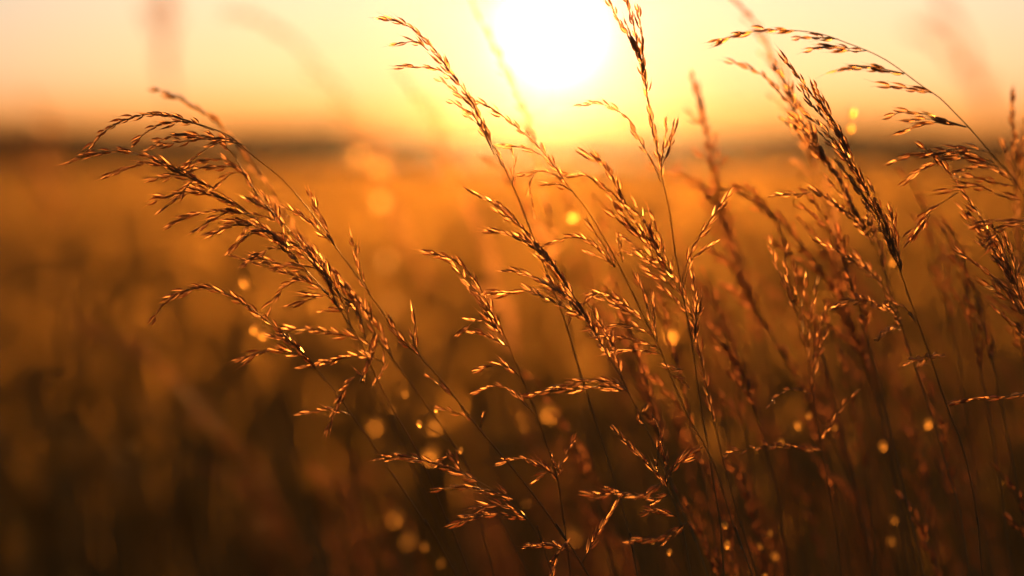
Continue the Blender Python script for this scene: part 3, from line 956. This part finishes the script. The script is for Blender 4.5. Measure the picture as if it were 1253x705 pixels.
B("faint melted stalk rising just right of the arching central tip's stem",
  [(487, 85), (502, 108), (520, 132), (540, 165), (566, 232), (600, 330), (640, 460), (690, 705)], (1.75, 1.75), .6, seed=27, width=.012, size=1.2)
B("upright melted stalk against the sky above the high left arch",
  [(196, -70), (198, -20), (201, 30), (205, 90), (214, 180), (228, 300), (245, 450), (265, 705)], (.72, .72), .3, seed=28, width=.008, dens=.6)
B("pale pink melted stalk at the left edge before the dark far wood",
  [(58, 150), (64, 180), (70, 220), (76, 280), (86, 360), (98, 480), (112, 705)], (.72, .72), .35, seed=29, width=.006, dens=.9)
B("wide melted stalk leaning against the sky above the bow-shaped stalk's shoulder",
  [(1140, -40), (1160, 10), (1180, 60), (1200, 110), (1226, 190), (1256, 300), (1290, 460), (1320, 705)], (.72, .72), .35, seed=30, width=.009, dens=.6)
B("reddish blurred stalk sloping low at the left beneath the flat arch",
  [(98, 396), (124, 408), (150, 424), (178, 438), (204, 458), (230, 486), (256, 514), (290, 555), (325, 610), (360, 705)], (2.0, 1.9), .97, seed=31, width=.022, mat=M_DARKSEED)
B("blurred stalk with a fuzzy drooping head right of the plume's dark stem",
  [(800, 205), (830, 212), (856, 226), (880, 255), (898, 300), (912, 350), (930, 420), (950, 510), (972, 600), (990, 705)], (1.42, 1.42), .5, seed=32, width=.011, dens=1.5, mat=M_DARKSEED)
B("blurred slender stalk between the plume and the glinting golden stalk",
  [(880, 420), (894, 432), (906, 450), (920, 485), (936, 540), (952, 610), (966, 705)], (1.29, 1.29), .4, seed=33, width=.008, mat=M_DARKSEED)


def husk_stalk(label, spots, depth, seed, group, size=1.0, mat=None):
    """a bare thin stalk far out of focus with broad husks added to show sun glints as discs"""
    rng = random.Random(seed)
    depth = spaced(depth)
    P = [at(x, y, depth) for x, y in spots]
    x, y = spots[-1]
    A = [at(spots[0][0] - 6, spots[0][1] - 8, depth)] + P + [at(x + 30, y + 110, depth)]
    full = A + down_to_ground(A, rng)
    base = full[-1].copy()
    root = bpy.data.objects.new("grass_stalk", None)
    root.empty_display_size = 0.05
    root.location = base
    COL.objects.link(root)
    tag(root, label, "grass stalk", group)
    V, F = [], []
    tube(V, F, spline([p - base for p in full], 0.012), 0.00025, 0.0008, 5)
    link("stem", mesh_from("stem", V, F, M_STEM), root)
    for p in P:
        V, F = [], []
        r = rng.uniform(0.0021, 0.0028) * size
        n, m = 7, 7
        for i in range(n):
            t = i / (n - 1)
            w = math.sin(math.pi * min(0.98, 0.06 + 0.92 * t)) ** 0.7
            for k in range(m):
                a = (k / (m - 1) - .5) * 2.2
                V.append(Vector((math.sin(a) * r * w, -math.cos(a) * r * w * 0.45, (t - .5) * r * 2.6)))
        for i in range(n - 1):
            for k in range(m - 1):
                F.append((i * m + k, i * m + k + 1, (i + 1) * m + k + 1, (i + 1) * m + k))
        M = Matrix.Translation(p - base) @ Matrix.Rotation(rng.uniform(-.5, .5), 4, 'Y') @ Matrix.Rotation(rng.uniform(-.25, .25), 4, 'Z')
        link("husk", mesh_from("husk", V, F, mat or M_GLOW), root, M)
    return root


HG = "sunlit husks glowing as soft discs"
H = husk_stalk
H("stalk whose papery husks glow as big soft discs between the left bunch and the centre", [(463, 203), (467, 246), (474, 318), (440, 190), (481, 372)], 2.6, 51, None, 1.25, M_PAPER)
H("stalk whose single husk glows as a small disc under the left bunch", [(300, 345)], 1.42, 52, None)
H("stalk whose two husks glow as touching discs above the flat nodding arch", [(313, 402), (324, 409)], 1.40, 53, None)
H("stalk whose husk glows as a yellow disc beside the plume's stem", [(820, 408)], 1.55, 54, None, 1.5)
H("stalk whose husks glow as orange discs low between the left stems", [(533, 520), (528, 556)], 1.62, 55, None, 1.7)
H("stalk whose husk glows as a disc on the central twig by the glare", [(700, 264)], 1.48, 56, None, 1.2)
H("stalk whose dim husks glow as discs near the bottom left of centre", [(460, 520), (484, 633), (500, 660)], 1.7, 57, None, 1.6)
H("stalk whose dim husk pair glows low in the middle gap", [(672, 504), (700, 655)], 1.7, 58, None, 1.6)
H("stalk whose faint husks glow against the sky right of the dark spear", [(1043, 138), (1040, 157)], 1.42, 59, None, .9)
H("stalk whose small husks glow low beneath the dark spear", [(1090, 320), (1080, 545), (1135, 518)], 1.38, 60, None, .8)
H("stalk whose small husks glow low at the bottom of the thicket", [(955, 540), (975, 520), (948, 680)], 1.36, 61, None, .7)

rg = random.Random(5)
for i in range(9):
    gx = rg.gauss(760, 230)
    gy = rg.uniform(470, 680)
    husk_stalk("blurred thin stalk with two or three small sunlit husks low in the thicket",
               [(gx, gy), (gx + rg.uniform(-24, 34), gy + rg.uniform(8, 40)), (gx + rg.uniform(-10, 56), gy + rg.uniform(50, 110))][:rg.choice((2, 3))],
               rg.uniform(1.24, 1.5), 80 + i, "thin stalks with small glinting husks", rg.uniform(.45, .8))

# the anonymous thicket further back: each stalk is its own object
GT = "blurred dry stalks of the thicket behind"
LT = "blurred dry stalk of the thicket standing behind the sharp ones"
rt = random.Random(99)
spots = []
for i in range(30):
    spots.append((rt.gauss(930, 190), rt.uniform(230, 560), rt.uniform(1.34, 2.1)))
for i in range(20):
    spots.append((rt.uniform(160, 760), rt.uniform(480, 670), rt.uniform(1.9, 3.0)))
for i in range(22):
    spots.append((rt.uniform(380, 1050), rt.uniform(520, 690), rt.uniform(1.33, 2.0)))
for i in range(15):
    spots.append((rt.uniform(570, 1240), rt.uniform(190, 430), rt.uniform(1.3, 1.75)))
for i in range(16):
    spots.append((rt.uniform(620, 1230), rt.uniform(340, 650), rt.uniform(1.27, 1.7)))
for i in range(9):
    spots.append((rt.uniform(700, 1200), rt.uniform(230, 440), rt.uniform(1.24, 1.36)))
for i, (x, y, d) in enumerate(spots):
    ln = rt.uniform(0.5, 1.0)
    px = [(x, y), (x + 14 * ln, y + 10), (x + 34 * ln, y + 38), (x + 56 * ln, y + 84), (x + 92 * ln, y + 190), (x + 130 * ln, y + 330)]
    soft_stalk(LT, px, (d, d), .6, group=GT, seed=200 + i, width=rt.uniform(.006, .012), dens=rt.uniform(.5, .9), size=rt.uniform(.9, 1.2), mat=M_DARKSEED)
